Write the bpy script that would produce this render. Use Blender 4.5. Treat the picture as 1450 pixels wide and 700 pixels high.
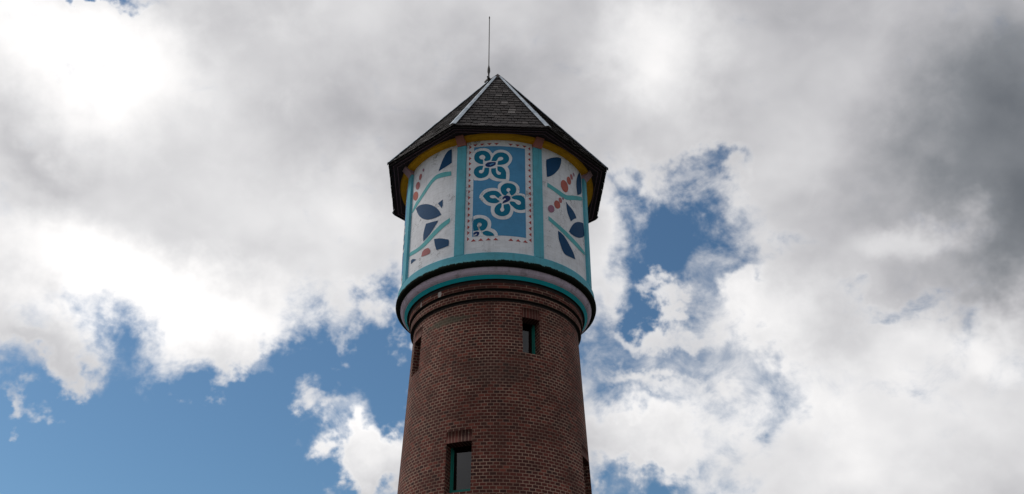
import bpy, bmesh, math, random
from mathutils import Vector, Matrix
from mathutils.geometry import tessellate_polygon

R = math.radians
random.seed(7)
scene = bpy.context.scene
for o in list(bpy.data.objects):
    bpy.data.objects.remove(o)

# ------------------------------------------------------------------ camera
cam_data = bpy.data.cameras.new('camera')
cam_data.sensor_width = 36.0
cam_data.lens = 34.92
cam_data.clip_start = 0.1
cam_data.clip_end = 6000
cam = bpy.data.objects.new('camera', cam_data)
scene.collection.objects.link(cam)
cam.matrix_world = (Matrix.Translation((0.364, -19.81, 1.6)) @ Matrix.Rotation(math.pi / 2 + 0.5573, 4, 'X')
                    @ Matrix.Rotation(-0.0029, 4, 'Z'))
scene.camera = cam

# ------------------------------------------------------------------ exposure, sun
scene.view_settings.view_transform = 'Standard'
scene.view_settings.look = 'None'
scene.view_settings.gamma = 1.0
scene.view_settings.use_curve_mapping = False
scene.view_settings.exposure = 0.0
scene.render.engine = 'CYCLES'
scene.cycles.max_bounces = 6
scene.cycles.use_denoising = True

SUN_AZ, SUN_EL = R(-74), R(44)          # compass-like azimuth from +Y, towards +X
sd = bpy.data.lights.new('sun', 'SUN')
sd.energy = 1.3
sd.angle = R(14)
sd.color = (1.0, 0.96, 0.90)
sun = bpy.data.objects.new('sun', sd)
scene.collection.objects.link(sun)
sdir = Vector((math.sin(SUN_AZ) * math.cos(SUN_EL), math.cos(SUN_AZ) * math.cos(SUN_EL), math.sin(SUN_EL)))
sun.rotation_euler = sdir.to_track_quat('Z', 'Y').to_euler()


# ------------------------------------------------------------------ node helpers
class NT:
    def __init__(self, tree):
        self.t = tree

    def n(self, kind, **kw):
        nd = self.t.nodes.new(kind)
        for k, v in kw.items():
            setattr(nd, k, v)
        return nd

    def put(self, sock, v):
        if v is None:
            return
        if isinstance(v, bpy.types.NodeSocket):
            self.t.links.new(v, sock)
        elif isinstance(v, (tuple, list)) and len(v) == 3 and sock.type == 'RGBA':
            sock.default_value = (*v, 1.0)
        else:
            sock.default_value = v

    def m(self, op, a, b=None, c=None, clamp=False):
        nd = self.n('ShaderNodeMath', operation=op, use_clamp=clamp)
        for i, v in enumerate((a, b, c)):
            self.put(nd.inputs[i], v)
        return nd.outputs[0]

    def vm(self, op, a, b=None, scale=None):
        nd = self.n('ShaderNodeVectorMath', operation=op)
        self.put(nd.inputs[0], a)
        self.put(nd.inputs[1], b)
        if scale is not None:
            self.put(nd.inputs['Scale'], scale)
        return nd.outputs['Value'] if op in ('LENGTH', 'DOT_PRODUCT') else nd.outputs[0]

    def mix(self, f, a, b, blend='MIX'):
        nd = self.n('ShaderNodeMix', data_type='RGBA', blend_type=blend)
        self.put(nd.inputs[0], f)
        self.put(nd.inputs[6], a)
        self.put(nd.inputs[7], b)
        return nd.outputs[2]

    def noise(self, vec, scale, detail=4, rough=0.55, dist=0.0, color=False):
        nd = self.n('ShaderNodeTexNoise')
        if vec is not None:
            self.put(nd.inputs['Vector'], vec)
        nd.inputs['Scale'].default_value = scale
        nd.inputs['Detail'].default_value = detail
        nd.inputs['Roughness'].default_value = rough
        nd.inputs['Distortion'].default_value = dist
        return nd.outputs['Color' if color else 'Fac']

    def rng(self, v, a, b, c=0.0, d=1.0, smooth=True):
        nd = self.n('ShaderNodeMapRange', interpolation_type='SMOOTHSTEP' if smooth else 'LINEAR')
        self.put(nd.inputs[0], v)
        for i, q in enumerate((a, b, c, d)):
            self.put(nd.inputs[i + 1], q)
        return nd.outputs[0]

    def ramp(self, v, stops):
        nd = self.n('ShaderNodeValToRGB')
        self.put(nd.inputs[0], v)
        e = nd.color_ramp.elements
        while len(e) < len(stops):
            e.new(0.5)
        for i, (p, c) in enumerate(stops):
            e[i].position = p
            e[i].color = (*c, 1.0)
        return nd.outputs[0]

    def mapping(self, v, loc=(0, 0, 0), rot=(0, 0, 0), sc=(1, 1, 1), kind='POINT'):
        nd = self.n('ShaderNodeMapping', vector_type=kind)
        self.put(nd.inputs[0], v)
        nd.inputs[1].default_value = loc
        nd.inputs[2].default_value = rot
        nd.inputs[3].default_value = sc
        return nd.outputs[0]


# ------------------------------------------------------------------ sky: blue air with a broken cloud deck
# patches: azimuth, elevation (deg), half-axes (deg), tilt (deg), weight
CLOUD_COVER = [
    (-20.86, 16.72, 23.21, 11.35, 0, -3.9),
    (-13.04, 21.76, 11.54, 6.92, 0, -1.3),
    (-28.24, 17.75, 10.54, 6.77, 0, -1.4),
    (-22.99, 24.86, 3.66, 3.33, 0, -1.3),
    (-12.14, 26.56, 5.67, 3.55, 0, -1.4),
    (-8.1, 26.04, 5.32, 4.39, 0, -2.9),
    (-6.72, 22.13, 2.57, 2.36, 0, -1.5),
    (-6.22, 24.53, 3.52, 3.58, 0, -2.2),
    (-12.97, 24.51, 5.52, 2.73, 0, -0.6),
    (-18.47, 22.4, 6.72, 2.63, 0, -2.0),
    (-14.4, 25.57, 3.82, 2.34, 0, -0.9),
    (-24.65, 20.46, 3.59, 2.14, 0, -1.2),
    (-26.58, 22.93, 2.69, 2.67, 0, 1.7),
    (-18.24, 26.12, 2.47, 1.92, 0, 1.2),
    (-9.07, 19.69, 3.51, 2.69, 0, 3.6),
    (-11.89, 22.63, 2.51, 1.55, 0, 1.5),
    (-8.31, 17.99, 3.26, 2.28, 0, 1.9),
    (-10.43, 27.1, 1.77, 1.59, 0, 0.9),
    (-29.11, 23.38, 2.07, 1.05, 0, 1.2),
    (-29.63, 42.11, 3.23, 1.24, 0, -4.0),
    (10.79, 32.46, 8.19, 5.4, 0, -3.2),
    (14.29, 36.71, 3.12, 1.96, 0, -2.1),
    (16.09, 29.47, 5.23, 2.73, 20, -1.8),
    (5.61, 26.12, 6.71, 6.02, 0, -2.5),
    (12.65, 25.66, 6.88, 5.1, 0, -1.5),
    (9.07, 29.56, 5.49, 3.61, 0, -1.8),
    (8.23, 17.95, 6.93, 2.66, 0, -2.2),
    (16.88, 22.88, 6.45, 3.04, 0, -1.3),
    (12.51, 21.35, 8.23, 5.76, 0, -0.4),
    (8.06, 20.85, 4.62, 3.11, 0, 1.6),
    (17.14, 26.76, 3.35, 2.7, 0, 1.3),
    (25.21, 25.88, 5.28, 1.64, 0, -1.3),
    (8.91, 27.96, 6.75, 1.36, -25, 1.6),
    (8.61, 24.77, 5.67, 1.03, -25, 1.2),
    (22.26, 21.8, 4.51, 2.19, 0, -0.5),
    (-28.81, 19.8, 2.34, 1.2, 0, 2.0),
    (-26.63, 19.61, 1.04, 0.7, 0, 1.3),
    (-13.6, 19.79, 1.61, 0.76, 0, 0.9),
]
CLOUD_LIGHT = [
    (-13.09, 32.1, 43.69, 27.79, 0, 0.22),
    (19.53, 19.9, 17.11, 9.55, 0, 0.27),
    (-31.26, 38.82, 14.45, 5.53, 0, 0.38),
    (-26.12, 27.75, 12.57, 4.38, 0, 0.4),
    (-17.81, 27.95, 10.56, 3.48, 0, 0.18),
    (-30.54, 33.07, 6.04, 1.59, 0, -0.12),
    (-19.68, 37.2, 13.83, 2.67, 0, -0.05),
    (-4.36, 38.35, 16.44, 8.02, 0, -0.31),
    (11.19, 43.01, 6.88, 4.23, 0, 0.26),
    (11.71, 39.41, 4.04, 3.14, 0, 0.08),
    (32.43, 32.58, 11.58, 11.75, 0, -0.4),
    (31.12, 28.76, 5.31, 4.19, 0, -0.14),
    (26.4, 30.27, 5.06, 2.19, 0, 0.26),
    (28.8, 23.66, 5.91, 2.8, 0, 0.26),
    (16.76, 27.0, 5.48, 3.87, 0, 0.26),
    (8.4, 22.4, 5.54, 4.31, 0, 0.18),
    (-8.72, 20.48, 5.43, 3.87, 0, 0.25),
    (7.09, 33.75, 4.83, 4.04, 0, 0.05),
    (115, 35, 85, 60, 0, -0.2),  # this and the next: unseen dim sky patches, added to darken the tower
    (180, 40, 60, 60, 0, -0.05),
]

world = bpy.data.worlds.new('World')
scene.world = world
world.use_nodes = True
wt = world.node_tree
wt.nodes.clear()
g = NT(wt)
tc = g.n('ShaderNodeTexCoord')
d = tc.outputs['Generated']
sep = g.n('ShaderNodeSeparateXYZ')
g.put(sep.inputs[0], d)
az = g.m('MULTIPLY', g.m('ARCTAN2', sep.outputs[0], sep.outputs[1]), 57.29578)
el = g.m('MULTIPLY', g.m('ARCSINE', sep.outputs[2]), 57.29578)
comb = g.n('ShaderNodeCombineXYZ')
g.put(comb.inputs[0], az)
g.put(comb.inputs[1], el)
ang = comb.outputs[0]
w1 = g.vm('SUBTRACT', g.noise(d, 9.0, 5, 0.6, color=True), (0.5, 0.5, 0.5))
w2 = g.vm('SUBTRACT', g.noise(d, 38.0, 4, 0.6, color=True), (0.5, 0.5, 0.5))
ang_w = g.vm('ADD', g.vm('ADD', ang, g.vm('SCALE', w1, scale=11.0)), g.vm('SCALE', w2, scale=3.6))
ang_s = g.vm('ADD', ang, g.vm('SCALE', w1, scale=9.0))
flat = g.n('ShaderNodeCombineXYZ')


def patches(table, vec, base):
    acc = base
    for (a, e, ra, re, rot, wgt) in table:
        loc = g.mapping(vec, (a, e, 0), (0, 0, R(rot)), (ra, re, 1), 'TEXTURE')
        sx = g.vm('MULTIPLY', loc, (1, 1, 0))
        f = g.rng(g.vm('LENGTH', sx), 0.0, 1.0, wgt, 0.0)
        acc = g.m('ADD', acc, f)
    return acc


dstr = g.mapping(d, (3.1, 1.7, 0.4), (0, 0, 0), (1, 1, 1.25))
n_big = g.noise(dstr, 7.0, 8, 0.60, 0.3)
n_fine = g.noise(dstr, 24.0, 9, 0.61, 0.4)
n_soft = g.noise(dstr, 10.0, 3, 0.5, 0.2)
fb = g.m('ADD', g.m('MULTIPLY', g.m('SUBTRACT', n_big, 0.5), 2.6), g.m('MULTIPLY', g.m('SUBTRACT', n_fine, 0.5), 3.2))
cover = g.m('ADD', patches(CLOUD_COVER, ang_w, 1.75), fb)
alpha = g.rng(cover, -0.95, 1.50)
light = patches(CLOUD_LIGHT, ang_s, 0.51)
light = g.m('ADD', light, g.m('MULTIPLY', g.m('SUBTRACT', n_soft, 0.5), 0.40))
light = g.m('ADD', light, g.m('MULTIPLY', g.m('SUBTRACT', n_fine, 0.5), 0.20))
edge = g.rng(cover, 0.4, 2.2, 0.13, 0.0)
light = g.m('ADD', light, g.m('MULTIPLY', edge, 0.8))
cl = g.ramp(light, [(0.0, (0.115, 0.128, 0.148)), (0.25, (0.235, 0.248, 0.270)), (0.5, (0.50, 0.497, 0.518)),
                    (0.75, (0.78, 0.775, 0.785)), (1.0, (1.08, 1.06, 1.05))])
cl = g.vm('SCALE', cl, scale=10.0)
skyt = g.n('ShaderNodeTexSky', sky_type='NISHITA')
skyt.sun_disc = False
skyt.sun_elevation = SUN_EL
skyt.sun_rotation = SUN_AZ
skyt.altitude = 50
skyt.air_density = 1.0
skyt.dust_density = 0.6
skyt.ozone_density = 2.0
blue = g.mix(1.0, skyt.outputs[0], (0.62, 0.82, 0.88), 'MULTIPLY')
bg = g.n('ShaderNodeBackground')
g.put(bg.inputs[0], g.mix(alpha, blue, cl))
bg.inputs[1].default_value = 0.10
wo = g.n('ShaderNodeOutputWorld')
wt.links.new(bg.outputs[0], wo.inputs[0])


# ------------------------------------------------------------------ materials
def new_mat(name):
    m = bpy.data.materials.new(name)
    m.use_nodes = True
    m.node_tree.nodes.clear()
    q = NT(m.node_tree)
    bs = q.n('ShaderNodeBsdfPrincipled')
    out = q.n('ShaderNodeOutputMaterial')
    m.node_tree.links.new(bs.outputs[0], out.inputs[0])
    return m, q, bs


def bump(q, bs, h, strength=0.3, dist=0.02):
    b = q.n('ShaderNodeBump')
    b.inputs['Strength'].default_value = strength
    b.inputs['Distance'].default_value = dist
    q.put(b.inputs['Height'], h)
    q.put(bs.inputs['Normal'], b.outputs[0])


def paint(name, col, dirt=0.35, rough=0.75, streak=0.25, dirt_col=(0.10, 0.10, 0.085), cracks=False):
    """weathered masonry paint: blotches, run-off streaks, fine grain"""
    m, q, bs = new_mat(name)
    oc = q.n('ShaderNodeTexCoord').outputs['Object']
    n1 = q.noise(oc, 2.3, 6, 0.65)
    n2 = q.noise(q.mapping(oc, sc=(9, 9, 0.7)), 1.0, 5, 0.6)
    n3 = q.noise(oc, 34.0, 3, 0.6)
    blot = q.m('MULTIPLY', q.rng(n1, 0.46, 0.78), dirt)
    run = q.m('MULTIPLY', q.rng(n2, 0.52, 0.80), streak)
    c = q.mix(blot, (*col, 1), dirt_col)
    c = q.mix(run, c, dirt_col)
    tone = q.m('ADD', 0.70, q.m('ADD', q.m('MULTIPLY', q.noise(oc, 5.0, 7, 0.7), 0.36), q.m('MULTIPLY', q.noise(q.mapping(oc, rot=(0.5, 0.3, 0.2), sc=(6, 6, 24)), 1.0, 5, 0.65), 0.26)))
    c = q.mix(1.0, c, tone, 'MULTIPLY')
    c = q.mix(q.m('MULTIPLY', q.rng(n3, 0.58, 0.78), 0.34), c, dirt_col)
    if cracks:
        v = q.n('ShaderNodeTexVoronoi', feature='DISTANCE_TO_EDGE')
        q.put(v.inputs['Vector'], q.vm('ADD', oc, q.vm('SCALE', q.noise(oc, 6.0, 3, 0.6, color=True), scale=0.5)))
        v.inputs['Scale'].default_value = 2.6
        line = q.rng(v.outputs['Distance'], 0.0, 0.022, 1.0, 0.0)
        msk = q.rng(q.noise(oc, 1.7, 3, 0.6), 0.50, 0.60)
        c = q.mix(q.m('MULTIPLY', q.m('MULTIPLY', line, msk), 0.85), c, (0.10, 0.095, 0.085))
        smud = q.m('MULTIPLY', q.rng(q.noise(oc, 1.7, 3, 0.6), 0.54, 0.68), q.rng(q.noise(oc, 11.0, 7, 0.75), 0.48, 0.66))
        c = q.mix(q.m('MULTIPLY', smud, 0.8), c, (0.20, 0.20, 0.195))
        # courses of the masonry telegraphing faintly through the coat
        uvn = q.n('ShaderNodeUVMap')
        br = q.n('ShaderNodeTexBrick')
        q.put(br.inputs['Vector'], uvn.outputs[0])
        br.inputs['Scale'].default_value = 1.0
        br.inputs['Brick Width'].default_value = 0.25
        br.inputs['Row Height'].default_value = 0.15
        br.inputs['Mortar Size'].default_value = 0.010
        br.inputs['Mortar Smooth'].default_value = 1.0
        q.put(br.inputs['Color1'], (1.0, 1.0, 1.0))
        q.put(br.inputs['Color2'], (0.93, 0.93, 0.94))
        q.put(br.inputs['Mortar'], (0.88, 0.88, 0.87))
        c = q.mix(0.8, c, br.outputs[0], 'MULTIPLY')
    q.put(bs.inputs['Base Color'], c)
    bs.inputs['Roughness'].default_value = rough
    bs.inputs['Specular IOR Level'].default_value = 0.22
    bump(q, bs, q.m('ADD', n3, q.m('MULTIPLY', n1, 2.0)), 0.25, 0.01)
    return m


def brick(name, bw=0.119, rh=0.0667, shift=0.0, dark=1.0, joint=0.008):
    m, q, bs = new_mat(name)
    oc = q.n('ShaderNodeTexCoord').outputs['Object']
    uv = q.n('ShaderNodeUVMap').outputs[0]
    wob = q.vm('SCALE', q.vm('SUBTRACT', q.noise(uv, 7.0, 2, 0.5, color=True), (0.5, 0.5, 0.5)), scale=0.012)
    uvw = q.vm('ADD', uv, wob)

    def tex(c1, c2, mo):
        b = q.n('ShaderNodeTexBrick')
        q.put(b.inputs['Vector'], q.vm('ADD', uvw, (shift, 0, 0)))
        b.inputs['Scale'].default_value = 1.0
        b.inputs['Brick Width'].default_value = bw
        b.inputs['Row Height'].default_value = rh
        b.inputs['Mortar Size'].default_value = joint
        b.inputs['Mortar Smooth'].default_value = 0.25
        for i, v in enumerate((c1, c2, mo)):
            q.put(b.inputs[('Color1', 'Color2', 'Mortar')[i]], v)
        return b
    b1 = tex((0, 0, 0), (1, 1, 1), (0.5, 0.5, 0.5))
    rnd = b1.outputs['Color']
    k = dark
    bc = q.ramp(rnd, [(0.0, (0.050 * k, 0.022 * k, 0.020 * k)), (0.12, (0.070 * k, 0.025 * k, 0.021 * k)),
                      (0.55, (0.098 * k, 0.030 * k, 0.024 * k)), (0.88, (0.130 * k, 0.035 * k, 0.027 * k)),
                      (1.0, (0.20 * k, 0.060 * k, 0.043 * k))])
    grain = q.noise(oc, 42.0, 5, 0.65)
    bc = q.mix(1.0, bc, q.m('ADD', 0.62, q.m('MULTIPLY', grain, 0.76)), 'MULTIPLY')
    mort = q.mix(q.rng(q.noise(oc, 1.3, 6, 0.65), 0.36, 0.62), (0.40, 0.27, 0.21, 1), (0.20, 0.127, 0.098))
    c = q.mix(b1.outputs['Fac'], bc, mort)
    # large cloudy weathering, lichen-grey patches, vertical washes
    big = q.noise(oc, 0.9, 6, 0.62)
    c = q.mix(1.0, c, q.m('ADD', 0.62, q.m('MULTIPLY', big, 0.78)), 'MULTIPLY')
    lich = q.rng(q.noise(q.mapping(oc, sc=(1.0, 1.0, 2.2)), 1.1, 6, 0.65), 0.56, 0.74)
    c = q.mix(q.m('MULTIPLY', lich, 0.26), c, (0.085, 0.080, 0.058))
    wash = q.rng(q.noise(q.mapping(oc, sc=(5, 5, 0.35)), 1.0, 4, 0.6), 0.56, 0.8)
    c = q.mix(q.m('MULTIPLY', wash, 0.30), c, (0.055, 0.034, 0.029))
    salt = q.rng(q.noise(oc, 2.6, 7, 0.72), 0.70, 0.80)
    c = q.mix(q.m('MULTIPLY', salt, 0.35), c, (0.42, 0.38, 0.34))
    # lime bloom under the tank and a green-grey patch of lichen high on the left
    for (pa, pr, pz), (sx_, sz_), col_, amt in (((-37, 1.93, 11.80), (0.055, 0.13), (0.62, 0.58, 0.55), 0.75),
                                                ((-55, 1.93, 11.74), (0.03, 0.16), (0.60, 0.56, 0.53), 0.6),
                                                ((-33, 1.83, 11.17), (0.62, 0.10), (0.085, 0.085, 0.060), 0.75),
                                                ((-2, 1.88, 9.9), (0.9, 0.35), (0.055, 0.042, 0.036), 0.35)):
        ct = (pr * math.sin(R(pa)), -pr * math.cos(R(pa)), pz)
        dd = q.vm('LENGTH', q.vm('MULTIPLY', q.vm('SUBTRACT', oc, ct), (1 / sx_, 1 / sx_, 1 / sz_)))
        sp_ = q.rng(q.m('ADD', dd, q.m('MULTIPLY', q.m('SUBTRACT', q.noise(oc, 9.0, 6, 0.7), 0.5), 1.6)), 0.55, 1.1, amt, 0.0)
        c = q.mix(sp_, c, col_)
    q.put(bs.inputs['Base Color'], c)
    bs.inputs['Roughness'].default_value = 0.9
    bs.inputs['Specular IOR Level'].default_value = 0.2
    h = q.m('ADD', q.m('MULTIPLY', q.m('SUBTRACT', 1.0, b1.outputs['Fac']), 1.0), q.m('MULTIPLY', grain, 0.5))
    bump(q, bs, h, 0.7, 0.008)
    return m


M = {}
M['white'] = paint('white_masonry_paint', (0.775, 0.79, 0.84), 0.22, streak=0.26, dirt_col=(0.25, 0.235, 0.235), cracks=True)
M['trim'] = paint('turquoise_trim_paint', (0.105, 0.405, 0.510), 0.28, streak=0.30, dirt_col=(0.06, 0.12, 0.12))
M['deepteal'] = paint('deep_turquoise_paint', (0.010, 0.46, 0.54), 0.15)
M['lilac'] = paint('lilac_paint', (0.66, 0.56, 0.69), 0.25, streak=0.65)
M['field'] = paint('pale_blue_mural_paint', (0.080, 0.285, 0.520), 0.18, dirt_col=(0.06, 0.10, 0.16))
M['petal'] = paint('petrol_blue_mural_paint', (0.002, 0.165, 0.285), 0.10, dirt_col=(0.01, 0.06, 0.09))
M['ink'] = paint('ink_blue_mural_paint', (0.010, 0.035, 0.145), 0.10, dirt_col=(0.02, 0.03, 0.06))
M['navy'] = paint('navy_mural_paint', (0.005, 0.060, 0.160), 0.12, dirt_col=(0.02, 0.05, 0.09))
M['aqua'] = paint('aqua_mural_paint', (0.11, 0.44, 0.48), 0.22, dirt_col=(0.10, 0.16, 0.16))
M['coral'] = paint('coral_mural_paint', (0.46, 0.13, 0.105), 0.2)
M['rose'] = paint('rose_mural_paint', (0.43, 0.155, 0.165), 0.2)
M['plum'] = paint('plum_mural_paint', (0.34, 0.16, 0.24), 0.2)
M['red'] = paint('red_mural_paint', (0.40, 0.075, 0.075), 0.25)
M['yellow'] = paint('ochre_yellow_paint', (0.76, 0.37, 0.010), 0.28, dirt_col=(0.16, 0.075, 0.01))
M['bracket'] = paint('terracotta_pink_paint', (0.50, 0.18, 0.15), 0.3)
M['pinkpale'] = paint('pale_pink_paint', (0.47, 0.29, 0.34), 0.3)
M['wood'] = paint('dark_brown_eaves_paint', (0.014, 0.010, 0.010), 0.4, dirt_col=(0.012, 0.010, 0.010))
M['wood2'] = paint('purple_brown_eaves_paint', (0.034, 0.022, 0.026), 0.4, dirt_col=(0.02, 0.015, 0.015))
M['batten'] = paint('mauve_brown_batten_paint', (0.16, 0.095, 0.115), 0.4, dirt_col=(0.02, 0.015, 0.015))
M['green'] = paint('green_window_paint', (0.012, 0.20, 0.165), 0.15, rough=0.4)
M['brick'] = brick('weathered_red_brick')
M['brick_long'] = brick('weathered_red_brick_stretchers', 0.238, 0.0667, 0.05)
M['brick_stand'] = brick('soldier_course_brick', 0.0680, 0.255, 0.02, 0.92, 0.0055)

m, q, bs = new_mat('mossy_ledge')
oc = q.n('ShaderNodeTexCoord').outputs['Object']
sp = q.n('ShaderNodeSeparateXYZ')
q.put(sp.inputs[0], oc)
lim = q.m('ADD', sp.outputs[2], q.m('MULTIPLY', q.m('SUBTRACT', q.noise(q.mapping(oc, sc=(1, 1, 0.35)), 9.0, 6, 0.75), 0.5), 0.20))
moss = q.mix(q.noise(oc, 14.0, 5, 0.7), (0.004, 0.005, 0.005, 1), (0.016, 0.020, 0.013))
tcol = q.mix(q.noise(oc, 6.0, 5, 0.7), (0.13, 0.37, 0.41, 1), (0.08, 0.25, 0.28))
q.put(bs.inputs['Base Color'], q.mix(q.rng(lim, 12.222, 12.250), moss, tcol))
bs.inputs['Roughness'].default_value = 0.95
bs.inputs['Specular IOR Level'].default_value = 0.08
bump(q, bs, q.noise(oc, 30.0, 6, 0.7), 0.8, 0.02)
M['ledge'] = m

m, q, bs = new_mat('stained_shade_underside')  # mould stain plus the shade of gaps and undersides, put into the colour
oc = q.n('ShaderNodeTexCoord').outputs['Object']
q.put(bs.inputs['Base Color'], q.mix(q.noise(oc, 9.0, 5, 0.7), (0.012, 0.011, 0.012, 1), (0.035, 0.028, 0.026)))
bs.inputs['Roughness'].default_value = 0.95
M['stain_shade'] = m

m, q, bs = new_mat('old_slate')
oc = q.n('ShaderNodeTexCoord').outputs['Object']
gi = q.n('ShaderNodeNewGeometry')
isl = gi.outputs['Random Per Island']
c = q.ramp(isl, [(0.0, (0.015, 0.0115, 0.0115)), (0.5, (0.029, 0.0225, 0.022)), (0.93, (0.045, 0.0355, 0.034)), (1.0, (0.16, 0.145, 0.14))])
c = q.mix(1.0, c, q.m('ADD', 0.5, q.noise(oc, 16.0, 5, 0.7)), 'MULTIPLY')
lich = q.rng(q.noise(oc, 3.2, 7, 0.72), 0.56, 0.74)
c = q.mix(q.m('MULTIPLY', lich, 0.30), c, (0.095, 0.085, 0.072))
q.put(bs.inputs['Base Color'], c)
bs.inputs['Roughness'].default_value = 0.72
bs.inputs['Specular IOR Level'].default_value = 0.3
bump(q, bs, q.noise(oc, 28.0, 4, 0.6), 0.4, 0.006)
M['slate'] = m

m, q, bs = new_mat('weathered_zinc')
oc = q.n('ShaderNodeTexCoord').outputs['Object']
z = q.ramp(q.noise(oc, 5.0, 7, 0.7), [(0.30, (0.20, 0.26, 0.32)), (0.5, (0.44, 0.51, 0.58)), (0.72, (0.68, 0.72, 0.75))])
q.put(bs.inputs['Base Color'], z)
bs.inputs['Roughness'].default_value = 0.5
bs.inputs['Metallic'].default_value = 0.35
M['zinc'] = m

m, q, bs = new_mat('blackened_iron')
oc = q.n('ShaderNodeTexCoord').outputs['Object']
q.put(bs.inputs['Base Color'], q.mix(q.noise(oc, 20.0, 4, 0.6), (0.02, 0.02, 0.022, 1), (0.07, 0.065, 0.06)))
bs.inputs['Roughness'].default_value = 0.55
bs.inputs['Metallic'].default_value = 0.6
M['iron'] = m

m, q, bs = new_mat('window_glass')
bs.inputs['Base Color'].default_value = (0.06, 0.07, 0.08, 1)
bs.inputs['Roughness'].default_value = 0.0
bs.inputs['IOR'].default_value = 1.7
bs.inputs['Transmission Weight'].default_value = 1.0
M['glass'] = m

m, q, bs = new_mat('paved_ground')
oc = q.n('ShaderNodeTexCoord').outputs['Object']
gr = q.n('ShaderNodeTexBrick')
q.put(gr.inputs['Vector'], oc)
gr.inputs['Scale'].default_value = 1.0
gr.inputs['Brick Width'].default_value = 0.2
gr.inputs['Row Height'].default_value = 0.1
gr.inputs['Mortar Size'].default_value = 0.004
q.put(gr.inputs['Color1'], (0.075, 0.070, 0.066))
q.put(gr.inputs['Color2'], (0.055, 0.052, 0.050))
q.put(gr.inputs['Mortar'], (0.04, 0.037, 0.035))
dist = q.vm('LENGTH', oc)
grass = q.mix(q.noise(oc, 1.5, 6, 0.7), (0.02, 0.042, 0.014, 1), (0.05, 0.07, 0.026))
edge = q.m('ADD', dist, q.m('MULTIPLY', q.noise(oc, 0.4, 4, 0.6), 4.0))
c = q.mix(q.rng(edge, 33.0, 33.6), gr.outputs[0], grass)
q.put(bs.inputs['Base Color'], c)
bs.inputs['Roughness'].default_value = 0.9
M['ground'] = m


# ------------------------------------------------------------------ mesh helpers
def link(name, me, mats, parent=None):
    for mm in mats:
        me.materials.append(M[mm])
    o = bpy.data.objects.new(name, me)
    scene.collection.objects.link(o)
    if parent:
        o.parent = parent
    return o


def mesh_obj(name, bm, mats, parent=None, smooth=False, normals=True):
    if normals:
        bmesh.ops.recalc_face_normals(bm, faces=bm.faces)
    me = bpy.data.meshes.new(name)
    bm.to_mesh(me)
    bm.free()
    if smooth:
        for p in me.polygons:
            p.use_smooth = True
    return link(name, me, mats if isinstance(mats, (list, tuple)) else [mats], parent)


def cyl(rad, a, z):
    """point at radius rad, angle a (deg, 0 = towards the square in front, + = to the right) and height z"""
    return Vector((rad * math.sin(R(a)), -rad * math.cos(R(a)), z))


def lathe(name, prof, mat, parent, seg=192, a0=None, a1=None, uvw=0.0, mats=None, matof=None):
    """sharp-edged turned band: each profile span gets its own vertex rings"""
    bm = bmesh.new()
    uvl = bm.loops.layers.uv.new('UVMap')
    full = a0 is None
    if full:
        a0, a1 = -180.0, 180.0
    vs = 0.0
    for i in range(len(prof) - 1):
        (r0, z0), (r1, z1) = prof[i], prof[i + 1]
        ln = math.hypot(r1 - r0, z1 - z0)
        ring = []
        for k in range(seg + 1):
            a = a0 + (a1 - a0) * k / seg
            if full and k == seg:
                ring.append(ring[0])
            else:
                ring.append((bm.verts.new(cyl(r0, a, z0)), bm.verts.new(cyl(r1, a, z1))))
        vb, vt = (z0, z1) if abs(z1 - z0) > 0.5 * ln else (vs, vs + ln)
        for k in range(seg):
            f = bm.faces.new((ring[k][0], ring[k + 1][0], ring[k + 1][1], ring[k][1]))
            f.smooth = True
            if matof:
                f.material_index = matof(i)
            ua, ub = [R(a0 + (a1 - a0) * t / seg) * uvw for t in (k, k + 1)]
            for lp, u in zip(f.loops, ((ua, vb), (ub, vb), (ub, vt), (ua, vt))):
                lp[uvl].uv = u
        vs += ln
    bmesh.ops.recalc_face_normals(bm, faces=bm.faces)
    for f in bm.faces:      # outwards / away from the axis
        c = f.calc_center_median()
    me = bpy.data.meshes.new(name)
    bm.to_mesh(me)
    bm.free()
    return link(name, me, mats or [mat], parent)


def add_box(bm, o, x, y, z, sx, sy, sz, mi=0):
    """box centred at o with half sizes along unit axes x, y, z"""
    v = []
    for i in (-1, 1):
        for j in (-1, 1):
            for k in (-1, 1):
                v.append(bm.verts.new(o + x * (sx * i) + y * (sy * j) + z * (sz * k)))
    for f in ((0, 1, 3, 2), (4, 6, 7, 5), (0, 4, 5, 1), (2, 3, 7, 6), (0, 2, 6, 4), (1, 5, 7, 3)):
        fc = bm.faces.new([v[i] for i in f])
        fc.material_index = mi
    return v


def oct_ring(bm, prof, ph, mi=None):
    """octagonal ring swept along a closed (corner radius, height) profile"""
    rows = []
    for k in range(8):
        a = ph + 22.5 + 45 * k
        rows.append([bm.verts.new(cyl(r_, a, z_)) for r_, z_ in prof])
    n = len(prof)
    for k in range(8):
        p, q_ = rows[k], rows[(k + 1) % 8]
        for i in range(n):
            bm.faces.new((p[i], q_[i], q_[(i + 1) % n], p[(i + 1) % n]))


UP = Vector((0, 0, 1))
PHI = 2.6                       # the octagon is turned a little to the right
CIRC = 100 * 0.119 / (2 * math.pi)   # texture radius: 100 headers around the shaft

# ------------------------------------------------------------------ ground
bm = bmesh.new()
bmesh.ops.create_circle(bm, cap_ends=True, segments=96, radius=3000)
ground = mesh_obj('ground', bm, 'ground')
ground['kind'] = 'structure'

# ------------------------------------------------------------------ water tower
tower = bpy.data.objects.new('water_tower', None)
scene.collection.objects.link(tower)
tower['label'] = 'round red brick water tower with painted floral tank and pointed octagonal slate roof'
tower['category'] = 'water tower'


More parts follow.
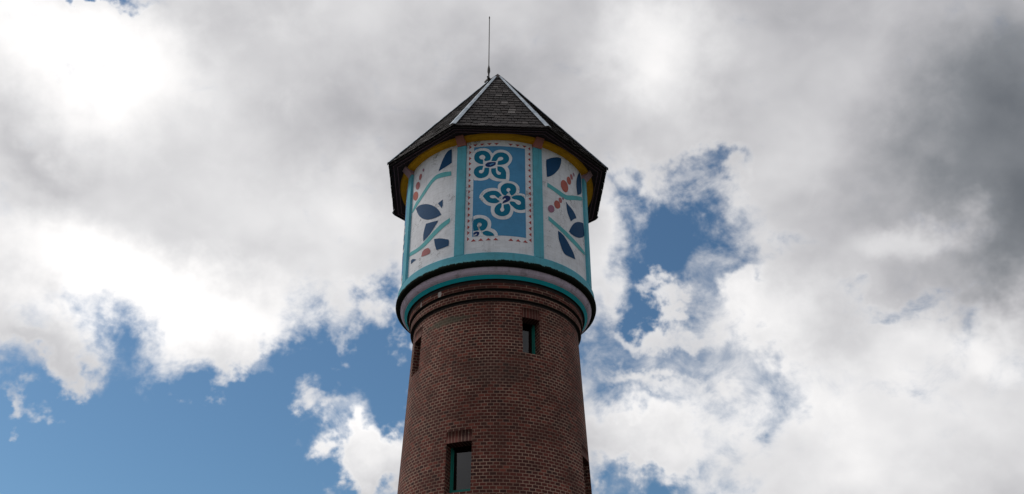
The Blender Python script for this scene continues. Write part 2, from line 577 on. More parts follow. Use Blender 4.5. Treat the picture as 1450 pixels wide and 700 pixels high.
def shaft_r(z):
    pts = [(0.0, 2.29), (7.966, 1.971), (9.486, 1.906), (11.0, 1.842), (11.6, 1.818), (13, 1.80)]
    for (z0, r0), (z1, r1) in zip(pts, pts[1:]):
        if z <= z1:
            return r0 + (r1 - r0) * (z - z0) / (z1 - z0)
    return pts[-1][1]


# windows: centre angle, half width (deg), sill height, head height
WINDOWS = [(24.2, 6.2, 10.35, 11.165), (-19.7, 7.7, 7.45, 8.44), (-64.1, 6.5, 10.33, 11.12), (71.8, 7.7, 7.45, 8.52)]
REVEAL = 0.25

z_lines = sorted(set([round(i * 0.3, 3) for i in range(39)] + [11.53] + [z for w in WINDOWS for z in w[2:]]))
z_lines = [z for z in z_lines if z <= 11.53]
a_lines = [i * 2.5 for i in range(-72, 72)]
for w in WINDOWS:
    lo, hi = w[0] - w[1], w[0] + w[1]
    a_lines = [a for a in a_lines if min(abs(a - lo), abs(a - hi)) > 0.7] + [lo, hi]
a_lines = sorted(a_lines)
bm = bmesh.new()
uvl = bm.loops.layers.uv.new('UVMap')
grid = [[bm.verts.new(cyl(shaft_r(z), a, z)) for a in a_lines] for z in z_lines]
na = len(a_lines)


def face_uv(vs, uvs, smooth=False, mi=0):
    f = bm.faces.new(vs)
    f.smooth = smooth
    f.material_index = mi
    for lp, u in zip(f.loops, uvs):
        lp[uvl].uv = u
    return f


for i in range(len(z_lines) - 1):
    for k in range(na):
        a0 = a_lines[k]
        a1 = a_lines[(k + 1) % na] + (360 if k == na - 1 else 0)
        am, zm = (a0 + a1) / 2, (z_lines[i] + z_lines[i + 1]) / 2
        if any(abs(am - w[0]) < w[1] and w[2] < zm < w[3] for w in WINDOWS):
            continue
        k1 = (k + 1) % na
        u0, u1 = R(a0) * CIRC, R(a1) * CIRC
        face_uv((grid[i][k], grid[i][k1], grid[i + 1][k1], grid[i + 1][k]),
                ((u0, z_lines[i]), (u1, z_lines[i]), (u1, z_lines[i + 1]), (u0, z_lines[i + 1])), True)
for (ac, hw, z0, z1) in WINDOWS:          # brick reveals, square to the window
    nrm, tan = cyl(1, ac, 0), Vector((math.cos(R(ac)), math.sin(R(ac)), 0))
    depth_n = shaft_r((z0 + z1) / 2) * math.cos(R(hw)) - REVEAL
    zs = [z for z in z_lines if z0 - 1e-6 <= z <= z1 + 1e-6]
    for s in (-1, 1):
        a = ac + s * hw
        for za, zb in zip(zs, zs[1:]):
            pa, pb = cyl(shaft_r(za), a, za), cyl(shaft_r(zb), a, zb)
            qa, qb = [p + nrm * (depth_n - p.dot(nrm)) for p in (pa, pb)]
            ua, ub = R(a) * CIRC, R(a) * CIRC + REVEAL
            face_uv([bm.verts.new(p) for p in (pa, pb, qb, qa)], ((ua, za), (ua, zb), (ub, zb), (ub, za)))
    aa = [a for a in a_lines if ac - hw - 1e-6 <= a <= ac + hw + 1e-6]
    for z, slope in ((z0, 0.07), (z1, 0.0)):
        for a, b in zip(aa, aa[1:]):
            pa, pb = cyl(shaft_r(z), a, z), cyl(shaft_r(z), b, z)
            qa, qb = [p + nrm * (depth_n - p.dot(nrm)) + UP * slope for p in (pa, pb)]
            ua, ub = R(a) * CIRC, R(b) * CIRC
            face_uv([bm.verts.new(p) for p in (pa, pb, qb, qa)], ((ua, 0.02), (ub, 0.02), (ub, 0.255), (ua, 0.255)), False, 1)
shaft = mesh_obj('brick_shaft', bm, ['brick', 'brick_stand'], tower, normals=False)

for (ac, hw, z0, z1) in WINDOWS:
    nrm, tan = cyl(1, ac, 0), Vector((math.cos(R(ac)), math.sin(R(ac)), 0))
    zc = (z0 + z1) / 2
    dn = shaft_r(zc) * math.cos(R(hw)) - REVEAL - 0.002
    wh = shaft_r(zc) * math.sin(R(hw)) + 0.02
    hh = (z1 - z0) / 2 + 0.02
    # frame: stiles, rails and an inner bead
    bm = bmesh.new()
    th, bw = 0.03, 0.030
    for s in (-1, 1):
        add_box(bm, nrm * (dn - th) + tan * (s * (wh - bw)) + UP * (zc + 0.04), tan, nrm, UP, bw, th, hh + 0.04)
        add_box(bm, nrm * (dn - th - 0.012) + tan * (s * (wh - 2 * bw - 0.009)) + UP * zc, tan, nrm, UP, 0.009, th * 0.6, hh - 2 * bw)
    add_box(bm, nrm * (dn - th) + UP * (z1 + 0.10 - bw), tan, nrm, UP, wh - 2 * bw - 0.001, th - 0.002, bw)
    add_box(bm, nrm * (dn - th + 0.012) + UP * (z0 + 0.085), tan, nrm, UP, wh - 2 * bw - 0.001, th, 0.055)
    frame = mesh_obj('window', bm, 'green', tower)
    bm = bmesh.new()
    add_box(bm, nrm * (dn - th - 0.006) + UP * (zc + 0.06), tan, nrm, UP, wh - 2 * bw + 0.004, 0.003, hh - 0.045)
    mesh_obj('pane', bm, 'glass', frame)
    # soldier course over the head
    zz0, zz1 = z1 + 0.001, z1 + 0.235
    bm = bmesh.new()
    uvl = bm.loops.layers.uv.new('UVMap')
    nseg = 12
    for k in range(nseg):
        a0 = ac - hw * 1.02 + 2.04 * hw * k / nseg
        a1 = ac - hw * 1.02 + 2.04 * hw * (k + 1) / nseg
        vs = [bm.verts.new(cyl(shaft_r(z) + 0.003, a, z)) for a, z in ((a0, zz0), (a1, zz0), (a1, zz1), (a0, zz1))]
        face_uv(vs, ((R(a0) * CIRC, 0.008), (R(a1) * CIRC, 0.008), (R(a1) * CIRC, 0.247), (R(a0) * CIRC, 0.247)), True)
        for (p, q_) in ((0, 1), (2, 3)):
            z = (zz0, zz1)[p // 2]
            b1, b2 = [bm.verts.new(cyl(shaft_r(z) - 0.02, (a0, a1)[j], z)) for j in ((0, 1) if p == 0 else (1, 0))]
            face_uv((vs[p], vs[q_], b2, b1), ((0, 0.01), (0.05, 0.01), (0.05, 0.03), (0, 0.03)))
    mesh_obj('lintel', bm, 'brick_stand', tower, normals=False)

# brick corbels under the tank
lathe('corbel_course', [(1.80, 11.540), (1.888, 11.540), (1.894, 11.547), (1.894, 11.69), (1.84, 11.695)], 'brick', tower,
      uvw=CIRC, mats=['brick', 'stain_shade'], matof=lambda i: 1 if i == 0 else 0)
lathe('groove_shade_ring', [(1.868, 11.690), (1.868, 11.748)], 'stain_shade', tower, uvw=CIRC)  # groove between the corbels, its shade deepened by the dark colour
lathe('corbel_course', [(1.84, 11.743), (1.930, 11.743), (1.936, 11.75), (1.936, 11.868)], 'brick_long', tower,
      uvw=CIRC, mats=['brick_long', 'stain_shade'], matof=lambda i: 1 if i == 0 else 0)

lathe('groove_shade_ring', [(1.826, 11.492), (1.823, 11.545)], 'stain_shade', tower, uvw=CIRC)  # dark strip added on the shaft as painted shade below the corbel

# tank foot: soffit coloured dark for its shadow gap, deep turquoise ring, lilac cavetto, mossy ledge, turquoise base band
lathe('tank_soffit', [(1.90, 11.864), (1.942, 11.870), (1.945, 11.935), (1.991, 11.932)], 'stain_shade', tower)
lathe('turquoise_ring', [(1.991, 11.932), (2.052, 11.998)], 'deepteal', tower)
lathe('lilac_moulding', [(2.052, 11.998), (2.082, 12.018), (2.112, 12.05), (2.135, 12.09), (2.150, 12.136)], 'lilac', tower)
lathe('ledge', [(2.145, 12.136), (2.175, 12.128), (2.215, 12.142), (2.248, 12.172), (2.257, 12.20), (2.256, 12.225), (2.246, 12.25), (2.228, 12.27)], 'ledge', tower)
lathe('base_band', [(2.227, 12.268), (2.227, 12.428), (2.221, 12.438), (2.16, 12.445)], 'trim', tower)
lathe('cove', [(2.16, 15.418), (2.195, 15.418), (2.26, 15.428), (2.31, 15.448), (2.338, 15.49)], 'yellow', tower)

# pilasters and the brackets above them
for k in range(8):
    ac = PHI - 22.5 - 90 + 45 * k
    bm = bmesh.new()
    hwd = 2.75
    rows = []
    for (z, e) in ((12.436, 0), (15.30, 0), (15.306, 0.006)):
        row = [cyl(2.165, ac - hwd, z)] + [cyl(2.229 - e, ac + t * hwd, z) for t in (-0.97, -0.5, 0, 0.5, 0.97)] + [cyl(2.165, ac + hwd, z)]
        row[0], row[-1] = cyl(2.165, ac - hwd, z), cyl(2.165, ac + hwd, z)
        rows.append([bm.verts.new(p) for p in row])
    for i in range(2):
        for j in range(6):
            bm.faces.new((rows[i][j], rows[i][j + 1], rows[i + 1][j + 1], rows[i + 1][j]))
    bm.faces.new(rows[2])
    bm.faces.new(rows[0][::-1])
    mesh_obj('pilaster', bm, 'trim', tower)
    bm = bmesh.new()
    prof = [(2.12, 15.308), (2.236, 15.308), (2.262, 15.345), (2.395, 15.478), (2.395, 15.496), (2.12, 15.496)]
    va = [bm.verts.new(cyl(r_, ac - 2.5 * 2.236 / max(r_, 2.2), z)) for r_, z in prof]
    vb = [bm.verts.new(cyl(r_, ac + 2.5 * 2.236 / max(r_, 2.2), z)) for r_, z in prof]
    bm.faces.new(va)
    bm.faces.new(vb[::-1])
    for i in range(len(prof)):
        j = (i + 1) % len(prof)
        bm.faces.new((va[i], vb[i], vb[j], va[j]))
    mesh_obj('bracket', bm, 'pinkpale' if k in (1, 4, 6) else 'bracket', tower)

# ------------------------------------------------------------------ painted panels
R_PANEL = 2.170
FLOWER_PANEL = [
    ('white', 2, [(-15.3,15.102),(-14.21,15.173),(-11.79,15.205),(-8.65,15.197),(-6.25,15.152),(-4.56,15.06),(-3.94,15.043),(-2.91,15.104),(-0.54,15.143),(2.32,15.143),(4.71,15.105),(6.62,15.022),(7.34,14.936),(6.85,14.833),(5.42,14.738),(4.56,14.685),(5.41,14.617),(5.74,14.508),(5.64,14.399),(5.26,14.31),(3.76,14.284),(0.96,14.278),(-1.83,14.286),(-4.17,14.319),(-6.05,14.376),(-7.44,14.336),(-10.26,14.316),(-13.11,14.335),(-15.24,14.38),(-15.3,14.732)]),
    ('petal', 3, [(-15.09,14.964),(-14.79,15.046),(-13.45,15.11),(-11.13,15.134),(-8.72,15.121),(-6.8,15.075),(-5.64,15.001),(-5.24,14.926),(-5.93,14.854),(-8.92,14.834),(-9.37,14.756),(-11.62,14.774),(-13.57,14.828),(-14.71,14.888)]),
    ('white', 4, [(-12.03,14.954),(-11.37,15.0),(-9.93,15.012),(-8.77,14.977),(-8.47,14.922),(-9.12,14.884),(-8.68,14.822),(-8.78,14.701),(-9.64,14.704),(-9.68,14.837),(-9.98,14.883),(-11.19,14.899)]),
    ('petal', 3, [(-4.75,14.858),(-4.06,14.936),(-2.66,15.02),(-0.53,15.066),(1.84,15.07),(3.99,15.035),(5.28,14.961),(5.42,14.872),(4.23,14.79),(2.1,14.74),(-0.49,14.725),(-1.43,14.735),(-1.68,14.828),(-4.75,14.83)]),
    ('white', 4, [(-1.36,14.868),(-0.75,14.918),(0.67,14.946),(2.0,14.922),(1.76,14.872),(0.44,14.841),(-0.97,14.829),(-1.43,14.724),(-2.37,14.724),(-2.01,14.824)]),
    ('petal', 3, [(-15.15,14.576),(-14.46,14.66),(-12.55,14.712),(-10.4,14.718),(-8.97,14.706),(-9.19,14.658),(-6.12,14.65),(-6.18,14.54),(-7.0,14.443),(-8.87,14.394),(-11.23,14.381),(-13.39,14.424),(-14.72,14.497)]),
    ('white', 4, [(-12.02,14.57),(-11.31,14.6),(-10.12,14.6),(-9.9,14.638),(-9.45,14.714),(-8.64,14.711),(-8.94,14.602),(-9.62,14.528),(-10.8,14.51),(-11.86,14.532)]),
    ('petal', 3, [(-4.94,14.626),(-2.12,14.642),(-1.66,14.68),(0.46,14.681),(2.11,14.651),(3.52,14.556),(3.76,14.458),(3.62,14.344),(0.49,14.346),(-2.31,14.384),(-4.2,14.472),(-4.92,14.549)]),
    ('white', 4, [(-2.27,14.669),(-1.42,14.669),(-1.32,14.592),(-0.7,14.548),(0.71,14.512),(0.48,14.462),(-0.69,14.454),(-1.77,14.493),(-2.11,14.569)]),
    ('ink', 3, [(-8.6,14.733),(-7.1,14.796),(-4.74,14.807),(-2.29,14.801),(-2.61,14.724),(-5.18,14.671),(-7.54,14.68)]),
    ('field', 4, [(-6.14,14.734),(-4.26,14.767),(-2.85,14.757),(-4.49,14.732),(-5.43,14.706)]),
    ('white', 2, [(-11.65,13.888),(-10.83,13.97),(-8.76,14.059),(-5.98,14.1),(-2.73,14.103),(-1.01,14.078),(-0.89,14.179),(0.73,14.256),(3.29,14.298),(6.58,14.301),(9.43,14.265),(11.33,14.179),(11.55,14.073),(11.15,14.002),(13.22,14.009),(14.76,13.984),(15.03,13.862),(14.93,13.524),(12.16,13.494),(9.33,13.499),(8.03,13.535),(7.7,13.481),(6.54,13.372),(4.24,13.302),(1.05,13.285),(-1.68,13.314),(-3.97,13.387),(-4.91,13.502),(-4.75,13.623),(-7.25,13.663),(-9.35,13.742),(-11.01,13.822)]),
    ('petal', 3, [(0.52,14.073),(0.97,14.149),(2.6,14.217),(4.7,14.244),(7.29,14.233),(8.94,14.187),(9.64,14.104),(9.16,14.005),(7.5,13.933),(6.33,13.917),(5.16,13.977),(4.7,13.976),(3.54,13.908),(2.15,13.922),(0.99,13.988)]),
    ('white', 4, [(3.91,14.069),(4.7,14.108),(5.87,14.104),(6.2,14.056),(5.4,14.021),(6.1,13.948),(7.12,13.899),(6.33,13.886),(5.07,13.998),(4.23,14.021)]),
    ('petal', 3, [(-9.64,13.902),(-7.8,13.982),(-5.26,14.024),(-2.72,14.028),(-0.63,13.997),(1.22,13.907),(-0.29,13.855),(-0.84,13.795),(0.09,13.753),(-1.29,13.71),(-3.58,13.7),(-5.88,13.723),(-7.75,13.79)]),
    ('white', 4, [(-5.69,13.882),(-4.77,13.906),(-2.93,13.905),(-1.77,13.862),(0.17,13.796),(-0.61,13.774),(-2.22,13.832),(-3.6,13.826),(-4.99,13.842)]),
    ('petal', 3, [(6.79,13.873),(8.44,13.927),(10.81,13.95),(12.96,13.943),(14.64,13.881),(14.85,13.755),(14.81,13.607),(12.17,13.568),(9.58,13.574),(7.48,13.637),(6.09,13.694),(5.72,13.756),(8.43,13.774),(8.66,13.822),(7.26,13.847)]),
    ('white', 4, [(6.79,13.834),(8.43,13.825),(10.32,13.82),(11.97,13.788),(12.2,13.736),(11.24,13.699),(9.83,13.711),(8.66,13.758),(6.56,13.774)]),
    ('petal', 3, [(-2.86,13.542),(-2.28,13.615),(-0.82,13.679),(0.78,13.712),(1.93,13.668),(3.08,13.679),(5.16,13.701),(6.08,13.631),(6.08,13.537),(5.16,13.44),(3.32,13.383),(1.04,13.368),(-1.24,13.397),(-2.62,13.459)]),
    ('white', 4, [(0.34,13.539),(1.02,13.597),(1.33,13.692),(2.25,13.694),(2.3,13.589),(2.72,13.544),(2.17,13.494),(1.03,13.482)]),
    ('ink', 3, [(1.46,13.84),(2.84,13.896),(4.7,13.912),(6.09,13.885),(6.09,13.81),(4.7,13.753),(2.85,13.716),(1.47,13.688),(2.16,13.761),(3.77,13.813),(3.08,13.839),(1.92,13.798)]),
    ('white', 2, [(-14.9,13.39),(-13.18,13.419),(-10.39,13.411),(-7.62,13.372),(-5.54,13.296),(-4.61,13.202),(-4.73,13.1),(-4.9,13.065),(-2.54,13.017),(-1.09,12.936),(-0.81,12.857),(-14.65,12.889)]),
    ('petal', 3, [(-14.75,13.276),(-13.6,13.321),(-11.29,13.336),(-8.97,13.307),(-7.13,13.247),(-6.56,13.164),(-7.3,13.073),(-8.65,13.019),(-10.47,13.011),(-11.42,13.086),(-12.01,13.084),(-11.62,13.029),(-13.93,13.019),(-14.59,13.039)]),
    ('white', 4, [(-12.51,13.162),(-11.93,13.207),(-10.78,13.21),(-9.94,13.172),(-10.28,13.127),(-11.29,13.106),(-10.47,13.001),(-9.9,12.964),(-10.91,12.968),(-11.88,13.083),(-12.35,13.12)]),
    ('ink', 3, [(-14.51,12.967),(-12.99,13.001),(-11.38,12.984),(-11.22,12.932),(-12.02,12.885),(-14.42,12.896)]),
    ('white', 4, [(-14.34,12.916),(-12.51,12.944),(-12.73,12.918),(-13.87,12.897)]),
    ('petal', 3, [(-9.54,12.967),(-7.51,13.002),(-5.24,12.978),(-3.42,12.926),(-2.74,12.869),(-6.57,12.873),(-8.61,12.904)]),
]
BRANCH_PANEL = [
    ('navy', 2, [(6.22,14.86),(7.38,14.987),(9.09,15.144),(11.51,15.292),(13.97,15.348),(15.37,15.346),(15.54,15.15),(15.71,14.964),(12.26,14.913)]),
    ('aqua', 2, [(15.44,14.73),(9.5,14.78),(4.89,14.789),(1.68,14.748),(-1.96,14.664),(-5.74,14.563),(-10.44,14.446),(-14.86,14.383),(-17.92,14.29),(-19.52,14.241),(-18.07,14.205),(-15.47,14.231),(-11.92,14.286),(-7.93,14.361),(-3.93,14.455),(-0.71,14.556),(2.83,14.644),(6.0,14.668),(11.12,14.636),(15.69,14.611)]),
    ('coral', 2, [(-12.06,14.511),(-12.52,14.48),(-13.28,14.463),(-14.28,14.462),(-15.43,14.479),(-16.59,14.513),(-17.61,14.558),(-18.36,14.608),(-18.69,14.657),(-18.55,14.698),(-17.95,14.726),(-17.02,14.738),(-15.88,14.734),(-14.72,14.716),(-13.64,14.685),(-12.77,14.644),(-12.2,14.599),(-11.95,14.553)]),
    ('rose', 2, [(-10.67,14.768),(-11.11,14.742),(-11.77,14.727),(-12.59,14.726),(-13.5,14.739),(-14.37,14.765),(-15.12,14.801),(-15.61,14.842),(-15.78,14.882),(-15.6,14.916),(-15.09,14.94),(-14.34,14.952),(-13.45,14.951),(-12.53,14.937),(-11.71,14.913),(-11.06,14.879),(-10.66,14.841),(-10.53,14.803)]),
    ('rose', 2, [(-9.03,14.989),(-9.33,14.966),(-9.78,14.951),(-10.31,14.945),(-10.87,14.951),(-11.39,14.966),(-11.79,14.99),(-12.03,15.019),(-12.08,15.049),(-11.92,15.077),(-11.58,15.099),(-11.11,15.114),(-10.55,15.118),(-10.01,15.113),(-9.51,15.098),(-9.14,15.075),(-8.92,15.048),(-8.88,15.018)]),
    ('plum', 2, [(-6.61,15.133),(-6.77,15.122),(-7.02,15.115),(-7.33,15.114),(-7.66,15.119),(-7.98,15.128),(-8.25,15.142),(-8.43,15.158),(-8.49,15.174),(-8.44,15.188),(-8.28,15.199),(-8.02,15.205),(-7.71,15.206),(-7.37,15.202),(-7.06,15.192),(-6.8,15.179),(-6.63,15.163),(-6.57,15.147)]),
    ('navy', 2, [(-13.85,14.226),(-9.97,14.228),(-5.02,14.162),(-1.49,14.099),(3.63,13.96),(7.3,13.809),(9.7,13.642),(6.41,13.623),(2.49,13.636),(-1.67,13.69),(-6.2,13.807),(-10.5,13.993)]),
    ('navy', 2, [(6.86,13.981),(10.33,14.033),(10.52,13.869),(9.72,13.814)]),
    ('navy', 2, [(-2.16,13.588),(7.67,13.517),(5.55,13.412),(1.44,13.254),(-3.7,13.155),(-4.15,13.315),(-3.39,13.471)]),
    ('aqua', 2, [(15.71,13.482),(12.39,13.435),(8.93,13.377),(4.58,13.283),(-0.1,13.188),(-4.91,13.107),(-10.55,13.089),(-18.93,13.147),(-19.18,13.053),(-11.37,12.989),(-4.69,12.987),(0.13,13.042),(4.78,13.137),(9.1,13.231),(12.52,13.303),(15.69,13.37)]),
    ('navy', 2, [(5.09,13.076),(10.05,13.025),(13.56,12.962),(15.59,12.916),(15.59,12.774),(11.74,12.762),(7.37,12.763),(5.99,12.914)]),
    ('rose', 2, [(-5.02,12.788),(-4.11,12.899),(-1.68,12.932),(1.17,12.904),(2.76,12.808),(2.21,12.753),(-1.0,12.754)]),
    ('navy', 2, [(-16.36,12.9),(-13.89,12.891),(-9.7,12.801),(-13.66,12.804),(-16.07,12.803)]),
]
SPRIG_PANEL = [
    ('navy', 2, [(-16.07,15.066),(-14.72,15.143),(-10.89,15.248),(-6.81,15.329),(-4.06,15.352),(-4.39,15.208),(-6.29,15.016),(-10.09,14.808),(-13.58,14.682),(-15.79,14.63)]),
    ('coral', 2, [(1.05,14.701),(1.4,14.65),(1.35,14.593),(0.9,14.539),(0.14,14.493),(-0.93,14.461),(-2.11,14.449),(-3.24,14.457),(-4.21,14.484),(-4.89,14.527),(-5.23,14.579),(-5.19,14.635),(-4.78,14.688),(-4.02,14.731),(-3.01,14.761),(-1.85,14.773),(-0.67,14.766),(0.35,14.742)]),
    ('coral', 2, [(4.36,14.914),(4.58,14.879),(4.51,14.84),(4.2,14.802),(3.65,14.771),(2.97,14.75),(2.22,14.741),(1.51,14.746),(0.92,14.764),(0.5,14.792),(0.3,14.828),(0.35,14.866),(0.64,14.902),(1.13,14.932),(1.78,14.953),(2.52,14.962),(3.26,14.958),(3.89,14.941)]),
    ('rose', 2, [(6.52,15.058),(6.71,15.034),(6.72,15.008),(6.54,14.983),(6.22,14.962),(5.8,14.949),(5.31,14.944),(4.82,14.948),(4.4,14.961),(4.09,14.981),(3.92,15.006),(3.91,15.032),(4.07,15.056),(4.36,15.076),(4.78,15.089),(5.25,15.094),(5.74,15.09),(6.19,15.078)]),
    ('plum', 2, [(8.78,15.168),(8.92,15.153),(8.95,15.136),(8.85,15.12),(8.65,15.106),(8.38,15.097),(8.06,15.094),(7.74,15.097),(7.44,15.105),(7.22,15.118),(7.09,15.134),(7.06,15.151),(7.14,15.167),(7.33,15.18),(7.6,15.189),(7.92,15.192),(8.24,15.189),(8.54,15.181)]),
    ('plum', 2, [(-11.05,13.865),(-10.97,13.832),(-11.18,13.795),(-11.65,13.76),(-12.33,13.731),(-13.13,13.712),(-13.94,13.705),(-14.68,13.711),(-15.25,13.728),(-15.6,13.756),(-15.68,13.789),(-15.48,13.825),(-15.04,13.859),(-14.39,13.887),(-13.6,13.906),(-12.78,13.913),(-12.02,13.909),(-11.42,13.892)]),
    ('coral', 2, [(-6.47,14.054),(-6.28,14.019),(-6.39,13.98),(-6.79,13.943),(-7.41,13.912),(-8.19,13.891),(-9.02,13.882),(-9.8,13.888),(-10.44,13.906),(-10.88,13.934),(-11.06,13.97),(-10.96,14.008),(-10.59,14.044),(-10.0,14.074),(-9.25,14.094),(-8.42,14.103),(-7.61,14.098),(-6.93,14.081)]),
    ('rose', 2, [(-4.87,14.184),(-4.72,14.161),(-4.74,14.137),(-4.92,14.114),(-5.24,14.096),(-5.66,14.084),(-6.13,14.08),(-6.59,14.085),(-6.99,14.098),(-7.28,14.117),(-7.42,14.14),(-7.41,14.164),(-7.24,14.187),(-6.93,14.205),(-6.52,14.216),(-6.05,14.22),(-5.58,14.215),(-5.17,14.203)]),
    ('plum', 2, [(-3.14,14.256),(-3.07,14.245),(-3.1,14.233),(-3.21,14.222),(-3.39,14.212),(-3.63,14.205),(-3.89,14.203),(-4.13,14.204),(-4.34,14.209),(-4.49,14.218),(-4.55,14.228),(-4.53,14.24),(-4.42,14.251),(-4.24,14.261),(-4.01,14.267),(-3.75,14.27),(-3.5,14.269),(-3.29,14.264)]),
    ('navy', 2, [(15.93,15.396),(18.19,15.327),(18.49,15.131),(18.05,14.86),(11.77,14.654),(10.85,14.815),(11.0,15.018),(12.97,15.228)]),
    ('aqua', 2, [(-15.53,14.482),(-10.79,14.436),(-6.08,14.405),(-0.89,14.39),(5.71,14.507),(18.23,14.745),(17.93,14.643),(6.56,14.402),(-1.05,14.263),(-7.02,14.279),(-11.64,14.326),(-15.75,14.361)]),
    ('navy', 2, [(-1.12,14.207),(0.61,14.159),(4.15,14.113),(7.53,14.039),(9.01,13.958),(5.71,13.862),(2.72,13.748),(1.07,13.843),(-0.51,13.973)]),
    ('navy', 2, [(0.56,13.438),(2.98,13.615),(6.58,13.778),(11.23,13.907),(18.68,14.034),(19.27,13.884),(19.43,13.711),(12.88,13.514),(7.02,13.422),(2.7,13.41)]),
    ('aqua', 2, [(-15.43,13.595),(-9.34,13.49),(-2.13,13.397),(4.89,13.323),(12.36,13.276),(18.84,13.254),(18.56,13.168),(10.88,13.15),(3.76,13.195),(-3.14,13.275),(-10.19,13.385),(-15.51,13.481)]),
    ('navy', 2, [(-8.74,13.308),(-4.82,13.26),(-1.55,13.159),(1.76,13.038),(4.3,12.933),(5.81,12.814),(0.58,12.784),(-4.37,12.79),(-7.14,12.965),(-8.51,13.15)]),
]



def smooth_closed(p):
    """round a hand-painted outline: one corner-keeping subdivision"""
    out = []
    n = len(p)
    for i in range(n):
        p0, p1, p2, p3 = p[i - 1], p[i], p[(i + 1) % n], p[(i + 2) % n]

        def sharp(a, b, c):
            v1 = ((b[0] - a[0]) * 0.038, b[1] - a[1])
            v2 = ((c[0] - b[0]) * 0.038, c[1] - b[1])
            l1, l2 = math.hypot(*v1), math.hypot(*v2)
            return l1 < 1e-6 or l2 < 1e-6 or (v1[0] * v2[0] + v1[1] * v2[1]) / (l1 * l2) < 0.45
        s1, s2 = sharp(p0, p1, p2), sharp(p1, p2, p3)
        out.append(p1)
        for t in (1 / 3, 2 / 3):
            m1 = [(p2[j] - p0[j]) * 0.5 for j in (0, 1)] if not s1 else [p2[j] - p1[j] for j in (0, 1)]
            m2 = [(p3[j] - p1[j]) * 0.5 for j in (0, 1)] if not s2 else [p2[j] - p1[j] for j in (0, 1)]
            h00, h10, h01, h11 = 2 * t**3 - 3 * t**2 + 1, t**3 - 2 * t**2 + t, -2 * t**3 + 3 * t**2, t**3 - t**2
            out.append(tuple(h00 * p1[j] + h10 * m1[j] + h01 * p2[j] + h11 * m2[j] for j in (0, 1)))
    return out


PANEL_MATS = ['white', 'field', 'petal', 'ink', 'navy', 'aqua', 'coral', 'rose', 'plum', 'red']


def build_panel(ac, shapes):
    bm = bmesh.new()
    uvl = bm.loops.layers.uv.new('UVMap')
    half = 22.5 - 2.7

    def flush(pts, layer, mi):
        ids = [bm.verts.new((a, 0.0, z)) for a, z in pts]
        new = []
        for t in tessellate_polygon([[Vector((a, z, 0)) for a, z in pts]]):
            try:
                f = bm.faces.new([ids[i] for i in t])
            except ValueError:
                continue
            f.material_index = mi
            new.append(f)
        lo, hi = min(a for a, z in pts), max(a for a, z in pts)
        k = math.ceil(lo / 1.5)
        while k * 1.5 < hi:
            geom = list(set(new) | {e for f in new for e in f.edges} | {v for f in new for v in f.verts})
            res = bmesh.ops.bisect_plane(bm, geom=geom, plane_co=(k * 1.5, 0, 0), plane_no=(1, 0, 0))
            new = [x for x in res['geom'] if isinstance(x, bmesh.types.BMFace)]
            k += 1
        for v in {v for f in new for v in f.verts}:
            v.co.y = layer
        return new

    flush([(-half, 12.44), (half, 12.44), (half, 15.425), (-half, 15.425)], 0, 0)
    for (mname, layer, pts) in shapes:
        pts = [(max(-half + 0.15, min(half - 0.15, a)), z) for a, z in pts]
        if len(pts) > 4:
            pts = smooth_closed(pts)
        flush(pts, layer, PANEL_MATS.index(mname))
    for f in bm.faces:
        f.smooth = True
        for lp in f.loops:
            lp[uvl].uv = (R(lp.vert.co.x) * R_PANEL, lp.vert.co.z)
    for v in bm.verts:
        a, layer, z = v.co
        v.co = cyl(R_PANEL + 0.0025 * layer, ac + a, z)
    for f in bm.faces:
        f.normal_update()
        c = f.calc_center_median()
        if f.normal.x * c.x + f.normal.y * c.y < 0:
            f.normal_flip()
    return mesh_obj('mural_panel', bm, PANEL_MATS, tower, normals=False)


border = [('field', 1, [(-15.3, 12.88), (15.15, 12.88), (15.15, 15.25), (-15.3, 15.25)])]
for i in range(17):
    z = 12.84 + i * 0.152
    for s, ab, at in ((-1, -18.2, -16.75), (1, 18.4, 16.9)):
        j = random.uniform(-0.008, 0.008)
        border.append(('red', 1, [(ab, z - 0.052 + j), (at + random.uniform(-.15, .15), z + j), (ab, z + 0.052 + j)]))
for i in range(8):
    a = -14.6 + i * 4.2
    if i == 4:
        continue
    border.append(('red', 1, [(a - 1.45, 15.335), (a + 1.45, 15.335), (a + random.uniform(-.2, .2), 15.277)]))
    border.append(('red', 1, [(a - 1.45, 12.762), (a + 1.45, 12.762), (a + random.uniform(-.2, .2), 12.822)]))
for k in range(8):
    ac = PHI + 45 * (k - 4) if k != 4 else PHI
    shapes = border + FLOWER_PANEL if k % 2 == 0 else (BRANCH_PANEL if k % 4 == 3 else SPRIG_PANEL)
    build_panel(ac, shapes)

# ------------------------------------------------------------------ eaves and roof
Z_EAVE, R_EAVE, Z_APEX = 15.53, 2.725, 19.28
bm = bmesh.new()
oct_ring(bm, [(2.735, 15.46), (2.735, 15.535), (2.70, 15.535), (2.70, 15.46)], PHI)
mesh_obj('fascia', bm, 'wood', tower)
bm = bmesh.new()
for rr in (2.655, 2.560):
    oct_ring(bm, [(rr, 15.474), (rr, 15.520), (rr - 0.022, 15.520), (rr - 0.022, 15.474)], PHI)
mesh_obj('eaves_batten', bm, 'batten', tower)
bm = bmesh.new()
oct_ring(bm, [(2.705, 15.488), (2.705, 15.528), (2.44, 15.528), (2.44, 15.488)], PHI)
oct_ring(bm, [(2.438, 15.493), (2.438, 15.527), (2.30, 15.527), (2.30, 15.493)], PHI)
mesh_obj('soffit', bm, 'wood2', tower)

